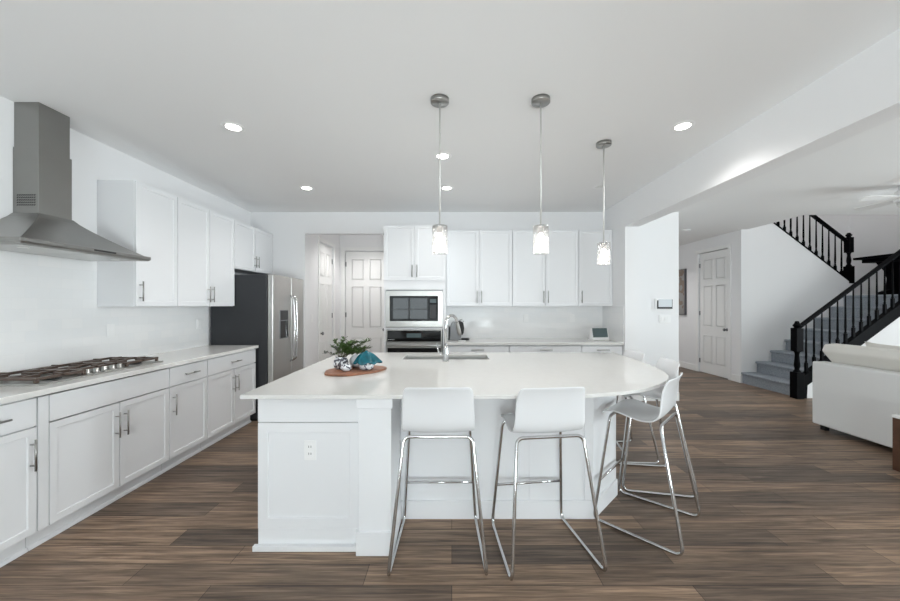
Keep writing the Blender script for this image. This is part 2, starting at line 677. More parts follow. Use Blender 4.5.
def casing(name, parent_xf, w, h):
    bm = nb()
    cw = 0.065
    for x0, x1 in ((-cw - 0.005, -0.005), (w + 0.005, w + cw + 0.005)):
        box(bm, x0, x1, -0.018, 0.0, 0, h + 0.01)
    box(bm, -cw - 0.005, w + cw + 0.005, -0.018, 0.0, h + 0.01, h + cw + 0.01)
    o = struct(name, bm, M_TRIM, bevel=0.004)
    o.location, o.rotation_euler = parent_xf
    return o


# door on the vestibule's left wall: faces +x
d = panel_door('door_1', 0.68, 2.475)
d.location = (OPX - 0.025, 5.87, 0)
d.rotation_euler = (0, 0, R(90))
door_fit(d, 0.68, 2.475, 0.674, 0.06)
casing('trim_1', ((OPX, 5.87, 0), (0, 0, R(90))), 0.68, 2.475)
# door straight ahead in the vestibule: faces -y
d = panel_door('door_2', 0.82, 2.475)
d.location = (-2.08, 6.955, 0)
door_fit(d, 0.82, 2.475, 0.006, 0.76)
casing('trim_2', ((-2.08, 6.93, 0), (0, 0, 0)), 0.82, 2.475)
# door in the hall: faces -x, its hinges on the far side
d = panel_door('door_3', 0.82, 2.515)
d.location = (HX + 0.025, 7.62, 0)
d.rotation_euler = (0, 0, R(-90))
door_fit(d, 0.82, 2.515, 0.006, 0.755)
casing('trim_3', ((HX, 7.62, 0), (0, 0, R(-90))), 0.82, 2.515)

# baseboards
bm = nb()
box(bm, HX - 0.014, HX, 6.5, 6.72, 0, 0.13)
box(bm, HX - 0.014, HX, 7.70, 9.5, 0, 0.13)
struct('baseboard_hall_right', bm, M_TRIM, bevel=0.004)
struct('baseboard_hall_back', B(3.376, HX - 0.014, 9.486, 9.5, 0, 0.13), M_TRIM, bevel=0.004)
struct('baseboard_back', B(2.42, 3.376, BY - 0.014, BY, 0, 0.13), M_TRIM, bevel=0.004)
bm = nb()
box(bm, OPX, OPX + 0.014, BY + 0.0, 5.79, 0, 0.13)
box(bm, OPX, OPX + 0.014, 6.63, 6.93, 0, 0.13)
struct('baseboard_vestibule', bm, M_TRIM, bevel=0.004)

# ------------------------------------------------------------------ cabinets
def bar_handle(parent, x, z, length, vertical, y=-0.02):
    """bar pull on two posts, in the cabinet's local frame, standing off a face at y"""
    bm = nb()
    h = length / 2
    r = 0.0058
    if vertical:
        tube(bm, [(x, y - 0.032, z - h), (x, y - 0.032, z + h)], r, 10)
        for s in (-1, 1):
            tube(bm, [(x, y + 0.0005, z + s * (h - 0.03)), (x, y - 0.032, z + s * (h - 0.03))], 0.0045, 8)
    else:
        tube(bm, [(x - h, y - 0.032, z), (x + h, y - 0.032, z)], r, 10)
        for s in (-1, 1):
            tube(bm, [(x + s * (h - 0.03), y + 0.0005, z), (x + s * (h - 0.03), y - 0.032, z)], 0.0045, 8)
    return obj('handle', bm, M_NICKEL, parent)


def base_cabinet(label, loc, rz, w, doors, depth=0.58, drawer_handle=True, hinge='left', top=0.90, drawers=1, extra_left=0.0, group=None, open_top=False, hz=None):
    t = thing('base_cabinet', label, 'cabinet', loc, rz, group)
    bm = nb()
    if open_top:
        box(bm, 0.001 - extra_left, w - 0.001, 0, depth - 0.002, 0.105, 0.70)
    else:
        box(bm, 0.001 - extra_left, w - 0.001, 0, depth - 0.002, 0.105, top)
    obj('body', bm, M_CAB, t)
    bm = nb()
    box(bm, 0.001 - extra_left, w - 0.001, 0.05, 0.066, 0, 0.105)
    obj('toe_kick', bm, M_CAB, t)
    bm = nb()
    prism(bm, [(0.05, 0), (0.05, 0.022), (0.043, 0.020), (0.036, 0.012), (0.034, 0)], 'x', 0.001 - extra_left, w - 0.001)
    obj('shoe_moulding', bm, M_CAB, t)
    if extra_left:
        obj('filler_strip', B(-extra_left + 0.003, -0.001, -0.019, -0.001, 0.115, top - 0.012), M_CAB, t, bevel=0.001)
    g = 0.004
    zt = top - 0.012
    zd = 0.725
    n = drawers
    for k in range(n):
        a, b = w * k / n, w * (k + 1) / n
        dr = obj('drawer', B(a + g, b - g, -0.02, -0.001, zd + g, zt), M_CAB, t, bevel=0.002)
        if drawer_handle:
            bar_handle(dr, (a + b) / 2, hz or (zd + zt) / 2, 0.17, False)
    for k in range(doors):
        a, b = w * k / doors, w * (k + 1) / doors
        bm = nb()
        shaker(bm, a + g, b - g, -0.02, -0.001, 0.115, zd - g)
        dr = obj('door', bm, M_CAB, t, bevel=0.0012)
        if doors == 2:
            hx = b - 0.032 if k == 0 else a + 0.032
        else:
            hx = b - 0.035 if hinge == 'left' else a + 0.035
        bar_handle(dr, hx, zd - 0.155, 0.18, True)
    return t


FX = -2.41        # carcass front of the left run
Q = R(90)
base_cabinet('white one-door base cabinet on the camera side of the cooktop cabinet', (FX, 1.585, 0), Q, 0.463, 1)
base_cabinet('white two-door base cabinet directly under the gas cooktop', (FX, 2.107, 0), Q, 0.899, 2, drawer_handle=False, extra_left=0.057, open_top=True)
base_cabinet('narrow white one-door base cabinet between the cooktop cabinet and the one by the fridge', (FX, 3.007, 0), Q, 0.468, 1, hinge='right')
base_cabinet('white two-door base cabinet standing against the fridge', (FX, 3.477, 0), Q, 0.853, 2)
base_cabinet('white two-door base cabinet beside the camera, beyond the cooktop end of the run', (FX, 0.68, 0), Q, 0.904, 2)


def upper_cabinet(label, loc, rz, w, h, doors, depth, single_handle='left', group=None, last_open=None):
    t = thing('wall_cabinet', label, 'cabinet', loc, rz, group)
    obj('body', B(0.001, w - 0.001, 0, depth - 0.001, 0, h), M_CAB, t, bevel=0.001)
    g = 0.003
    for k in range(doors):
        a, b = w * k / doors, w * (k + 1) / doors
        bm = nb()
        shaker(bm, a + g, b - g, -0.02, -0.001, 0.004, h - 0.004, stile=0.06, deep=0.006)
        dr = obj('door', bm, M_CAB, t, bevel=0.0012)
        if doors == 2:
            hx = b - 0.032 if k == 0 else a + 0.032
        else:
            hx = b - 0.035 if single_handle == 'right' else a + 0.035
        bar_handle(dr, hx, 0.13, 0.17 if h > 0.8 else 0.15, True)
    return t


UX = -2.68
upper_cabinet('tall white one-door wall cabinet next to the range hood', (UX, 2.99, 1.41), Q, 0.455, 1.067, 1, 0.31, 'left')
upper_cabinet('tall white two-door wall cabinet between the one-door cabinet and the fridge', (UX, 3.447, 1.41), Q, 0.903, 1.067, 2, 0.31)
upper_cabinet('short white two-door wall cabinet above the fridge', (UX, 4.353, 1.875), Q, 0.922, 0.602, 2, 0.31)
BF = 4.97
upper_cabinet('white two-door wall cabinet next to the oven tower, above the coffee machine', (-0.078, BF, 1.41), 0, 0.922, 1.067, 2, 0.31)
upper_cabinet('white two-door wall cabinet in the middle of the back row', (0.846, BF, 1.41), 0, 0.924, 1.067, 2, 0.31)
upper_cabinet('white one-door wall cabinet at the end of the back row, above the small smart display', (1.772, BF, 1.41), 0, 0.472, 1.067, 1, 0.31, 'left')

BB = 4.68
base_cabinet('white base cabinet on the back wall beside the oven tower, under the coffee machine', (-0.078, BB, 0), 0, 0.83, 2, depth=0.598, hz=0.838)
base_cabinet('white base cabinet in the middle of the back counter, between two others', (0.754, BB, 0), 0, 0.95, 2, depth=0.598, hz=0.838)
base_cabinet('white base cabinet at the end of the back counter, under the small smart display', (1.706, BB, 0), 0, 0.538, 1, depth=0.598, hz=0.838)

# oven tower
t = thing('oven_tower', 'tall white cabinet tower holding the microwave and the wall oven', 'cabinet', (-0.895, BB, 0))
w = 0.815
bm = nb()
box(bm, 0, 0.024, 0, 0.598, 0.1, 2.477)
box(bm, w - 0.036, w, 0, 0.598, 0.1, 2.477)
box(bm, 0.024, w - 0.036, 0, 0.598, 1.628, 2.477)
box(bm, 0.024, w - 0.036, 0, 0.598, 1.105, 1.128)
box(bm, 0.024, w - 0.036, 0, 0.598, 0.1, 0.38)
obj('body', bm, M_CAB, t)
obj('toe_kick', B(0, w, 0.05, 0.066, 0, 0.1), M_CAB, t)
for a, b, hx in ((0.003, w / 2 - 0.002, w / 2 - 0.032), (w / 2 + 0.002, w - 0.003, w / 2 + 0.032)):
    bm = nb()
    shaker(bm, a, b, -0.02, -0.001, 1.752, 2.473, stile=0.06, deep=0.006)
    d = obj('door', bm, M_CAB, t, bevel=0.0012)
    bar_handle(d, hx, 1.87, 0.16, True)
dr = obj('drawer', B(0.004, w - 0.004, -0.02, -0.001, 0.112, 0.37), M_CAB, t, bevel=0.002)
bar_handle(dr, w / 2, 0.3, 0.17, False)

# microwave
t = thing('microwave', 'built-in stainless steel microwave with a wide dark glass window', 'microwave', (-0.87, BB, 1.13))
mw = 0.752
obj('body', B(0.003, mw - 0.003, 0.002, 0.45, 0.001, 0.494), M_GREYM, t)
bm = nb()
fs = box(bm, 0, mw, -0.022, 0, 0.004, 0.482)
obj('trim_frame', bm, M_STEEL, t, bevel=0.003)
dr = obj('door', B(0.055, 0.69, -0.030, -0.0225, 0.085, 0.415), M_BLACKG, t, bevel=0.003)
obj('window', B(0.10, 0.55, -0.0315, -0.0302, 0.115, 0.385), mat('microwave_window', (30, 34, 38), 0.03, spec=1.0), dr)
kp = nb()
box(kp, 0.585, 0.665, -0.0312, -0.0302, 0.12, 0.30)
obj('keypad', kp, M_BLACK, dr)
obj('display', B(0.585, 0.665, -0.0312, -0.0302, 0.325, 0.375), M_SCREEN, dr)

# wall oven
t = thing('wall_oven', 'built-in stainless steel wall oven with a black control panel, below the microwave', 'oven', (-0.862, BB, 0.384))
ow = 0.735
obj('body', B(0.003, ow - 0.003, 0.002, 0.5, 0.001, 0.718), M_GREYM, t)
bm = nb()
box(bm, 0, ow, -0.02, 0, 0.555, 0.718)
obj('control_frame', bm, M_STEEL, t, bevel=0.002)
cp = obj('control_panel', B(0.015, ow - 0.015, -0.026, -0.0202, 0.562, 0.708), M_BLACKG, t, bevel=0.002)
obj('display', B(0.27, 0.46, -0.0272, -0.0262, 0.615, 0.67), M_SCREEN, cp)
bm = nb()
for i in range(4):
    box(bm, 0.03 + i * 0.022, 0.042 + i * 0.022, -0.0272, -0.0262, 0.585, 0.59)
obj('touch_marks', bm, M_WHITEP, cp)
bm = nb()
box(bm, 0.0, ow, -0.02, 0, 0.03, 0.548)
dd = obj('door', bm, M_STEEL, t, bevel=0.003)
obj('window', B(0.02, ow - 0.02, -0.027, -0.0202, 0.07, 0.478), M_BLACKG, dd, bevel=0.002)
bm = nb()
tube(bm, [(0.02, -0.062, 0.515), (ow - 0.02, -0.062, 0.515)], 0.012, 12)
for xx in (0.06, ow - 0.06):
    tube(bm, [(xx, -0.0195, 0.515), (xx, -0.062, 0.515)], 0.009, 10)
obj('handle', bm, M_STEEL, dd)

# worktops
tag(obj('worktop', B(LX, -2.36, 0.68, 4.338, 0.901, 0.935), M_QUARTZ, bevel=0.004),
    'white quartz worktop running along the left wall under the cooktop', 'worktop')
tag(obj('worktop', B(-0.078, ISX, 4.63, BY, 0.901, 0.935), M_QUARTZ, bevel=0.004),
    'white quartz worktop along the back wall beside the oven tower', 'worktop')

# ------------------------------------------------------------------ fridge
t = thing('refrigerator', 'side-by-side stainless steel fridge with charcoal sides and a water dispenser', 'fridge', (LX + 0.02, 4.36, 0), Q)
# local: x along +Y (0 near), y = -(X): front at y = -0.77
fw = 0.905
obj('cabinet_body', B(0, fw, -0.70, -0.01, 0.03, 1.80), M_FRIDGE, t, bevel=0.004)
obj('base_grille', B(0.01, fw - 0.01, -0.69, -0.05, 0, 0.03), M_BLACK, t)
for a, b, hx in ((0.002, 0.503, 0.468), (0.509, fw - 0.002, 0.545)):
    dd = obj('door', B(a, b, -0.772, -0.704, 0.06, 1.805), M_STEEL, t, bevel=0.012, seg=3)
    bm = nb()
    pts = [(hx, -0.765, 0.66), (hx, -0.82, 0.70), (hx, -0.835, 1.1), (hx, -0.82, 1.52), (hx, -0.765, 1.56)]
    tube(bm, fillet(pts, 0.06, 8), 0.012, 10)
    obj('handle', bm, M_CHROME, dd)
    if a < 0.1:
        bm = nb()
        fs = box(bm, 0.17, 0.40, -0.778, -0.771, 0.99, 1.36)
        obj('dispenser', bm, M_GREYM, dd, bevel=0.002)
        obj('dispenser_recess', B(0.185, 0.385, -0.7795, -0.7785, 1.0, 1.22), M_BLACKG, dd)
        obj('dispenser_panel', B(0.185, 0.385, -0.7795, -0.7785, 1.23, 1.35), M_BLACK, dd)

# ------------------------------------------------------------------ range hood
t = thing('range_hood', 'stainless steel chimney range hood on the left wall above the cooktop', 'range hood', (LX, 2.493, 0))
hw = 0.447
hd = 0.50
cw, cd = 0.135, 0.185
rings = []
bm = nb()
N = 12
# (half width, depth, z) concave flare from the chimney foot down to the rim
prof = []
for k in range(N + 1):
    u = k / N
    z = 2.05 - (2.05 - 1.825) * (u ** 0.82)
    prof.append((-0.08 + (-hw + 0.03 + 0.08) * u, 0.14 + (hw - 0.03 - 0.14) * u, cd + (hd - 0.03 - cd) * u, z))
prof += [(-hw, hw, hd, 1.818), (-hw, hw, hd, 1.795), (-hw + 0.012, hw - 0.012, hd - 0.012, 1.785)]
for (ha, hb, dp, z) in prof:
    rings.append([bm.verts.new(p) for p in ((0.0, ha, z), (dp, ha, z), (dp, hb, z), (0.0, hb, z))])
for a, b in zip(rings, rings[1:]):
    for k in range(4):
        bm.faces.new((a[k], b[k], b[(k + 1) % 4], a[(k + 1) % 4]))
bm.faces.new(rings[0])
bm.faces.new(list(reversed(rings[-1])))
bmesh.ops.recalc_face_normals(bm, faces=bm.faces)
cn = obj('canopy', bm, M_HOOD, t, bevel=0.002)
lw_ = obj('lower_chimney', B(0.0, 0.178, -0.076, 0.136, 2.045, 2.50), M_HOOD, t, bevel=0.002)
up = obj('upper_chimney', B(0.0, 0.170, -0.069, 0.129, 2.501, H), M_HOOD, t, bevel=0.002)
bm = nb()
for i in range(9):
    for j in range(5):
        x = 0.028 + i * 0.0145
        z = 2.10 + j * 0.017
        prism(bm, [(x, z), (x + 0.006, z), (x + 0.013, z + 0.009), (x + 0.007, z + 0.009)], 'y', -0.0776, -0.0758)
obj('vent_slots', bm, M_HOLE, lw_)
bm = nb()
box(bm, 0.05, hd - 0.05, -hw + 0.05, -0.005, 1.781, 1.7855)
box(bm, 0.05, hd - 0.05, 0.005, hw - 0.05, 1.781, 1.7855)
obj('grease_filter', bm, M_STEEL, cn)
for y in (-0.3, 0.3):
    bm = nb()
    lathe(bm, [(0.026, 1.7765), (0.026, 1.781)], (hd - 0.16, y), 20)
    obj('hood_lamp', bm, M_UNLIT, cn)
obj('control_strip', B(hd - 0.001, hd + 0.0015, -0.02, 0.14, 1.801, 1.812), M_BLACK, cn)

# ------------------------------------------------------------------ cooktop
t = thing('gas_cooktop', 'stainless steel gas cooktop with cast iron grates set in the left worktop', 'cooktop', (0, 0, 0.935))
CY0, CY1, CX0, CX1 = 2.13, 3.05, -2.93, -2.48
obj('plate', B(CX0, CX1, CY0, CY1, 0.0, 0.012), M_STEEL, t, bevel=0.004)
cen = [(CX0 + 0.12, CY0 + 0.16), (CX0 + 0.34, CY0 + 0.16), (CX0 + 0.2, CY0 + 0.46), (CX0 + 0.12, CY1 - 0.16), (CX0 + 0.34, CY1 - 0.16)]
for k, c in enumerate(cen):
    bm = nb()
    s = 1.35 if k == 2 else 1.0
    lathe(bm, [(0.05 * s, 0.0121), (0.05 * s, 0.018), (0.042 * s, 0.02), (0.042 * s, 0.027), (0.036 * s, 0.031), (0, 0.032)], c, 20)
    obj('burner', bm, M_BLACK, t)
for k in range(3):
    y0 = CY0 + 0.012 + k * 0.30
    y1 = y0 + 0.296
    x0, x1 = CX0 + 0.015, (CX1 - 0.03 if k != 1 else CX1 - 0.11)
    bm = nb()
    b_ = 0.009
    zt, zb = 0.046, 0.029
    box(bm, x0, x1, y0, y0 + 2 * b_, zb, zt)
    box(bm, x0, x1, y1 - 2 * b_, y1, zb, zt)
    box(bm, x0, x0 + 2 * b_, y0 + 2 * b_, y1 - 2 * b_, zb, zt)
    box(bm, x1 - 2 * b_, x1, y0 + 2 * b_, y1 - 2 * b_, zb, zt)
    box(bm, (x0 + x1) / 2 - b_, (x0 + x1) / 2 + b_, y0 + 2 * b_, y1 - 2 * b_, zb, zt)
    for q in (0.25, 0.75):
        xm = x0 + (x1 - x0) * q
        box(bm, xm - b_, xm + b_, y0 + 2 * b_, y0 + 0.105, zb + 0.002, zt + 0.006)
        box(bm, xm - b_, xm + b_, y1 - 0.105, y1 - 2 * b_, zb + 0.002, zt + 0.006)
        ym = (y0 + y1) / 2
        for sx in (-1, 1):
            xa = xm + sx * 0.045
            xb = xm + sx * (x1 - x0) * 0.25
            box(bm, min(xa, xb), max(xa, xb), ym - b_, ym + b_, zb + 0.002, zt + 0.006)
    for xx in (x0, x1 - 2 * b_):
        for yy in (y0, y1 - 2 * b_):
            box(bm, xx, xx + 2 * b_, yy, yy + 2 * b_, 0.0121, zb)
    obj('grate', bm, M_IRON, t, bevel=0.002)
for k in range(5):
    bm = nb()
    lathe(bm, [(0.02, 0.0121), (0.02, 0.016), (0.016, 0.018), (0.015, 0.04), (0, 0.041)], (CX1 - 0.055, CY0 + 0.34 + k * 0.06), 16)
    obj('knob', bm, M_STEEL, t)

# ------------------------------------------------------------------ island
IX0, IY0, IY1 = -1.195, 2.0, 3.82
outline = [(IX0, IY0), (0.45, IY0), (0.62, 2.006), (0.80, 2.03), (1.0, 2.085), (1.18, 2.165), (1.34, 2.285), (1.47, 2.42), (1.57, 2.57),
           (1.635, 2.74), (1.68, 2.94), (1.71, 3.2), (1.73, 3.5), (1.74, IY1), (IX0, IY1)]
SX0, SX1, SY0, SY1 = -0.468, 0.355, 3.33, 3.66
bm = nb()
vo = [bm.verts.new((x, y, 0.914)) for x, y in outline]
vi = [bm.verts.new(p) for p in ((SX0, SY0, 0.914), (SX1, SY0, 0.914), (SX1, SY1, 0.914), (SX0, SY1, 0.914))]
es = [bm.edges.new((vo[i], vo[(i + 1) % len(vo)])) for i in range(len(vo))]
es += [bm.edges.new((vi[i], vi[(i + 1) % 4])) for i in range(4)]
bmesh.ops.triangle_fill(bm, use_beauty=True, use_dissolve=False, edges=es)
ext = bmesh.ops.extrude_face_region(bm, geom=list(bm.faces))
for v in ext['geom']:
    if isinstance(v, bmesh.types.BMVert):
        v.co.z = 0.892
bmesh.ops.recalc_face_normals(bm, faces=bm.faces)
tag(obj('island_worktop', bm, M_QUARTZ, bevel=0.003),
    'large white quartz island worktop with a rounded seating end', 'worktop')

t = thing('kitchen_island', 'white panelled kitchen island base under the rounded worktop', 'kitchen island', (0, 0, 0))
ZT = 0.891
# end panel facing the camera: drawer-height rail above a framed panel
bm = nb()
shaker(bm, -1.131, -0.54, 2.07, 2.095, 0.12, 0.735, stile=0.082, deep=0.009)
obj('framed_panel', bm, M_CAB, t, bevel=0.0012)
obj('top_rail', B(-1.131, -0.54, 2.07, 2.095, 0.739, ZT), M_CAB, t, bevel=0.0015)
bm = nb()
box(bm, -1.131, -0.54, 2.072, 2.095, 0.0, 0.119)
box(bm, -1.15, -0.54, 2.045, 2.071, 0.0, 0.03)
obj('base_trim', bm, M_CAB, t, bevel=0.002)
bm = nb()
box(bm, -1.131, -0.541, 2.096, 2.33, 0.0, ZT)
box(bm, -1.131, -1.111, 2.331, 3.76, 0.0, ZT)
obj('end_cabinet', bm, M_CAB, t)
# square column with plinth and cap
cx0, cx1, cy0, cy1 = -0.532, -0.345, 2.02, 2.36
obj('column', B(cx0, cx1, cy0, cy1, 0.0, ZT), M_CAB, t, bevel=0.002)
obj('column_plinth', B(cx0 - 0.012, cx1 + 0.012, cy0 - 0.012, cy1 - 0.001, 0.0, 0.135), M_CAB, t, bevel=0.004)
obj('column_cap', B(cx0 - 0.01, cx1 + 0.01, cy0 - 0.01, cy1 - 0.001, 0.835, ZT), M_CAB, t, bevel=0.004)
# recessed seating side with flat battens, then the splayed corner
PX, PY = 0.945, 2.37
EX, EY = 1.235, 2.67
bm = nb()
box(bm, cx1 + 0.001, PX, PY, PY + 0.02, 0.0, ZT)
prism(bm, [(PX, PY), (EX, EY), (EX, EY + 0.03), (PX, PY + 0.03)], 'z', 0, ZT)
box(bm, EX - 0.02, EX, EY, 3.76, 0.0, ZT)
box(bm, -1.11, EX - 0.021, 3.74, 3.76, 0.0, ZT)
obj('back_panel', bm, M_CAB, t)
bm = nb()
box(bm, cx1 + 0.001, PX, PY - 0.012, PY - 0.0005, 0.0, 0.12)
dx, dy = 0.0085, -0.0085
prism(bm, [(PX, PY - 0.0005), (EX, EY - 0.0005), (EX + dx, EY + dy), (PX + 0.005, PY - 0.012)], 'z', 0, 0.12)
obj('plinth', bm, M_CAB, t, bevel=0.002)
bm = nb()
for xx in (0.1, 0.52):
    box(bm, xx, xx + 0.05, PY - 0.006, PY - 0.0005, 0.121, ZT - 0.001)
box(bm, PX - 0.06, PX - 0.004, PY - 0.006, PY - 0.0005, 0.121, ZT - 0.001)
obj('batten', bm, M_CAB, t)

ot = thing('power_outlet', 'white double power outlet on the island end panel', 'outlet', (-0.828, 2.079, 0.0))
obj('cover_plate', B(-0.035, 0.035, -0.006, 0.0, 0.515, 0.632), M_WHITEP, ot, bevel=0.003)
for z in (0.553, 0.594):
    s = obj('socket', B(-0.017, 0.017, -0.008, -0.0061, z - 0.014, z + 0.014), M_WHITEP, ot, bevel=0.002)
    b2 = nb()
    for xx in (-0.008, 0.005):
        box(b2, xx, xx + 0.003, -0.0086, -0.0081, z - 0.004, z + 0.008)
    lathe(b2, [(0.003, 0), (0.003, 0.0005)], n=10)
    obj('socket_slots', b2, M_HOLE, s)

# sink and faucet
t = thing('kitchen_sink', 'undermounted stainless steel sink in the island worktop behind the faucet', 'sink', (0, 0, 0))
bm = nb()
a, b, c, d_ = SX0 - 0.006, SX1 + 0.006, SY0 - 0.006, SY1 + 0.006
zt, zb = 0.8905, 0.67
o_ = [bm.verts.new(p) for p in ((a - .02, c - .02, zt), (b + .02, c - .02, zt), (b + .02, d_ + .02, zt), (a - .02, d_ + .02, zt))]
i_ = [bm.verts.new(p) for p in ((a, c, zt), (b, c, zt), (b, d_, zt), (a, d_, zt))]
f_ = [bm.verts.new(p) for p in ((a + .02, c + .02, zb), (b - .02, c + .02, zb), (b - .02, d_ - .02, zb), (a + .02, d_ - .02, zb))]
for k in range(4):
    k2 = (k + 1) % 4
    bm.faces.new((o_[k], o_[k2], i_[k2], i_[k]))
    bm.faces.new((i_[k], i_[k2], f_[k2], f_[k]))
bm.faces.new(f_)
s = obj('basin', bm, M_STEEL, t)
md = s.modifiers.new('sheet', 'SOLIDIFY')
md.thickness = 0.002
md.offset = 1
bm = nb()
lathe(bm, [(0.045, 0.6725), (0.045, 0.676), (0.03, 0.677), (0.0, 0.674)], ((SX0 + SX1) / 2, 3.5), 20)
obj('drain', bm, M_CHROME, t)

t = thing('faucet', 'tall chrome gooseneck faucet standing on the island in front of the sink', 'faucet', (-0.055, 3.20, 0.914))
bm = nb()
lathe(bm, [(0.03, 0), (0.03, 0.006), (0.026, 0.01), (0.0255, 0.10), (0.022, 0.125), (0.016, 0.15)], n=20)
obj('base', bm, M_CHROME, t)
bm = nb()
dirx, diry = 0.62, 0.785
pts = [(0, 0, 0.14), (0, 0, 0.33)]
Rr = 0.085
for k in range(1, 13):
    a = PI * k / 12 * 0.93
    q = Rr * (1 - math.cos(a))
    pts.append((dirx * q, diry * q, 0.33 + Rr * math.sin(a)))
tube(bm, pts, 0.0135, 14)
obj('spout', bm, M_CHROME, t)
e = Vector(pts[-1])
dv = (e - Vector(pts[-2])).normalized()
bm = nb()
tube(bm, [e + dv * 0.001, e + dv * 0.04, e + dv * 0.1, e + dv * 0.13], [0.0165, 0.018, 0.02, 0.017], 14)
obj('spray_head', bm, M_NICKEL, t)
bm = nb()
tube(bm, fillet([(-0.02, 0, 0.07), (-0.062, 0.0, 0.072), (-0.078, 0.0, 0.165)], 0.015, 5), [0.009] * 6 + [0.008] + [0.006], 10)
obj('lever_handle', bm, M_CHROME, t)

# ------------------------------------------------------------------ bar stools
t = thing('bar_stool', 'white bar stool seen from behind, squarely facing the island beside the square column', 'stool', (0, 0, 0), 0, 'white bar stools around the island')
prof = [(0.042, 0.981), (0.064, 0.95), (0.085, 0.89), (0.094, 0.835), (0.10, 0.785), (0.111, 0.738), (0.14, 0.706), (0.19, 0.694), (0.25, 0.699),
        (0.315, 0.714), (0.365, 0.726), (0.408, 0.729), (0.436, 0.722), (0.453, 0.703)]
hwid = [0.178, 0.194, 0.198, 0.2, 0.202, 0.205, 0.207, 0.207, 0.206, 0.204, 0.202, 0.2, 0.196, 0.188]
NU = 14
grid = []
bm = nb()
for i, ((f, z), hw_) in enumerate(zip(prof, hwid)):
    row = []
    for k in range(NU + 1):
        u = -1 + 2 * k / NU
        # back wraps gently, seat dishes gently
        isback = max(0, 1 - i / 5)
        row.append(bm.verts.new((u * hw_, f + 0.02 * isback * u * u - 0.0, z - 0.012 * isback * 0.0 + (0.012 * (1 - isback) * u * u if i < 11 else 0.0) - (0.004 * u * u * (i == 0)))))
    grid.append(row)
for i in range(len(grid) - 1):
    for k in range(NU):
        bm.faces.new((grid[i][k], grid[i][k + 1], grid[i + 1][k + 1], grid[i + 1][k]))
bmesh.ops.recalc_face_normals(bm, faces=bm.faces)
s = obj('seat_shell', bm, M_SHELL, t, smooth=True)
md = s.modifiers.new('sheet', 'SOLIDIFY')
md.thickness = 0.011
md.offset = 0
md = s.modifiers.new('smooth', 'SUBSURF')
md.levels = 1
md.render_levels = 2
bm = nb()
loop = []
for sx in (1,):
    loop = [(-0.188, 0.40, 0.698), (-0.235, 0.488, 0.0105), (-0.256, -0.026, 0.0105), (-0.19, 0.105, 0.695),
            (0.19, 0.105, 0.695), (0.256, -0.026, 0.0105), (0.235, 0.488, 0.0105), (0.188, 0.40, 0.698)]
fl = fillet(loop, 0.045, 7, closed=True)
tube(bm, fl, 0.0095, 12, closed=True)
obj('sled_frame', bm, M_CHROME, t)
u = (0.27 - 0.0105) / (0.702 - 0.0105)
fy = 0.488 + (0.40 - 0.488) * u
fxx = 0.235 + (0.188 - 0.235) * u
bm = nb()
tube(bm, [(-fxx, fy, 0.27), (fxx, fy, 0.27)], 0.0085, 12)
obj('footrest', bm, M_CHROME, t)
stool = t


def ang(fx, fy):
    return math.atan2(fy, fx) - PI / 2


stool.location = (-0.074, 1.857, 0)
stool.rotation_euler = (0, 0, R(0.5))
dup(stool, (0.556, 1.855, 0), R(7.0), 'white bar stool seen from behind, second from the square column, turned slightly')
dup(stool, (1.456, 2.188, 0), ang(-0.72, 0.69), 'white bar stool set diagonally at the rounded corner of the island')
dup(stool, (1.825, 2.86, 0), ang(-0.985, 0.17), 'white bar stool just behind the diagonal one, at the rounded end')
dup(stool, (1.835, 3.42, 0), ang(-1, 0.03), 'white bar stool farthest from the camera, nearest the wall control panel')

# ------------------------------------------------------------------ things on the island
bcx, bcy, bz = -0.742, 2.725, 0.914
bm = nb()
n = 40
rim = []
for k in range(n):
    a = 2 * PI * k / n
    r = 1 + 0.04 * math.sin(3 * a + 1) + 0.025 * math.sin(7 * a)
    rim.append((bcx + 0.215 * r * math.cos(a), bcy + 0.19 * r * math.sin(a) + 0.06 * math.cos(a)))
prism(bm, rim, 'z', bz, bz + 0.016)
tag(obj('serving_board', bm, M_BOARD, bevel=0.004), 'oval brown wooden board on the island under the pots', 'board')
pz = bz + 0.0162
t = thing('potted_plant', 'small green leafy plant in a grey patterned pot on the wooden board', 'plant', (bcx - 0.115, bcy + 0.02, pz))
bm = nb()
lathe(bm, [(0.028, 0), (0.05, 0.012), (0.058, 0.04), (0.052, 0.07), (0.04, 0.085), (0.044, 0.094), (0.038, 0.094), (0.036, 0.08), (0, 0.08)], n=28)
obj('pot', bm, M_POTGREY, t)
stems = nb()
lv = nb()
lvd = nb()


def leaf(bm, p, dirv, size, wid):
    dirv = dirv.normalized()
    side = dirv.cross(Vector((random.uniform(-.4, .4), random.uniform(-.4, .4), 1))).normalized()
    nrm = side.cross(dirv)
    pts = []
    for s_, w_ in ((0, 0.08), (0.35, 0.9), (0.65, 0.85), (1.0, 0.05)):
        c = p + dirv * size * s_ - nrm * (0.22 * size * (s_ - 0.5) ** 2)
        pts.append((bm.verts.new(c - side * wid * w_ * 0.5), bm.verts.new(c + nrm * wid * -0.12), bm.verts.new(c + side * wid * w_ * 0.5)))
    for a, b in zip(pts, pts[1:]):
        for q in (0, 1):
            f = bm.faces.new((a[q], a[q + 1], b[q + 1], b[q]))
            f.smooth = True


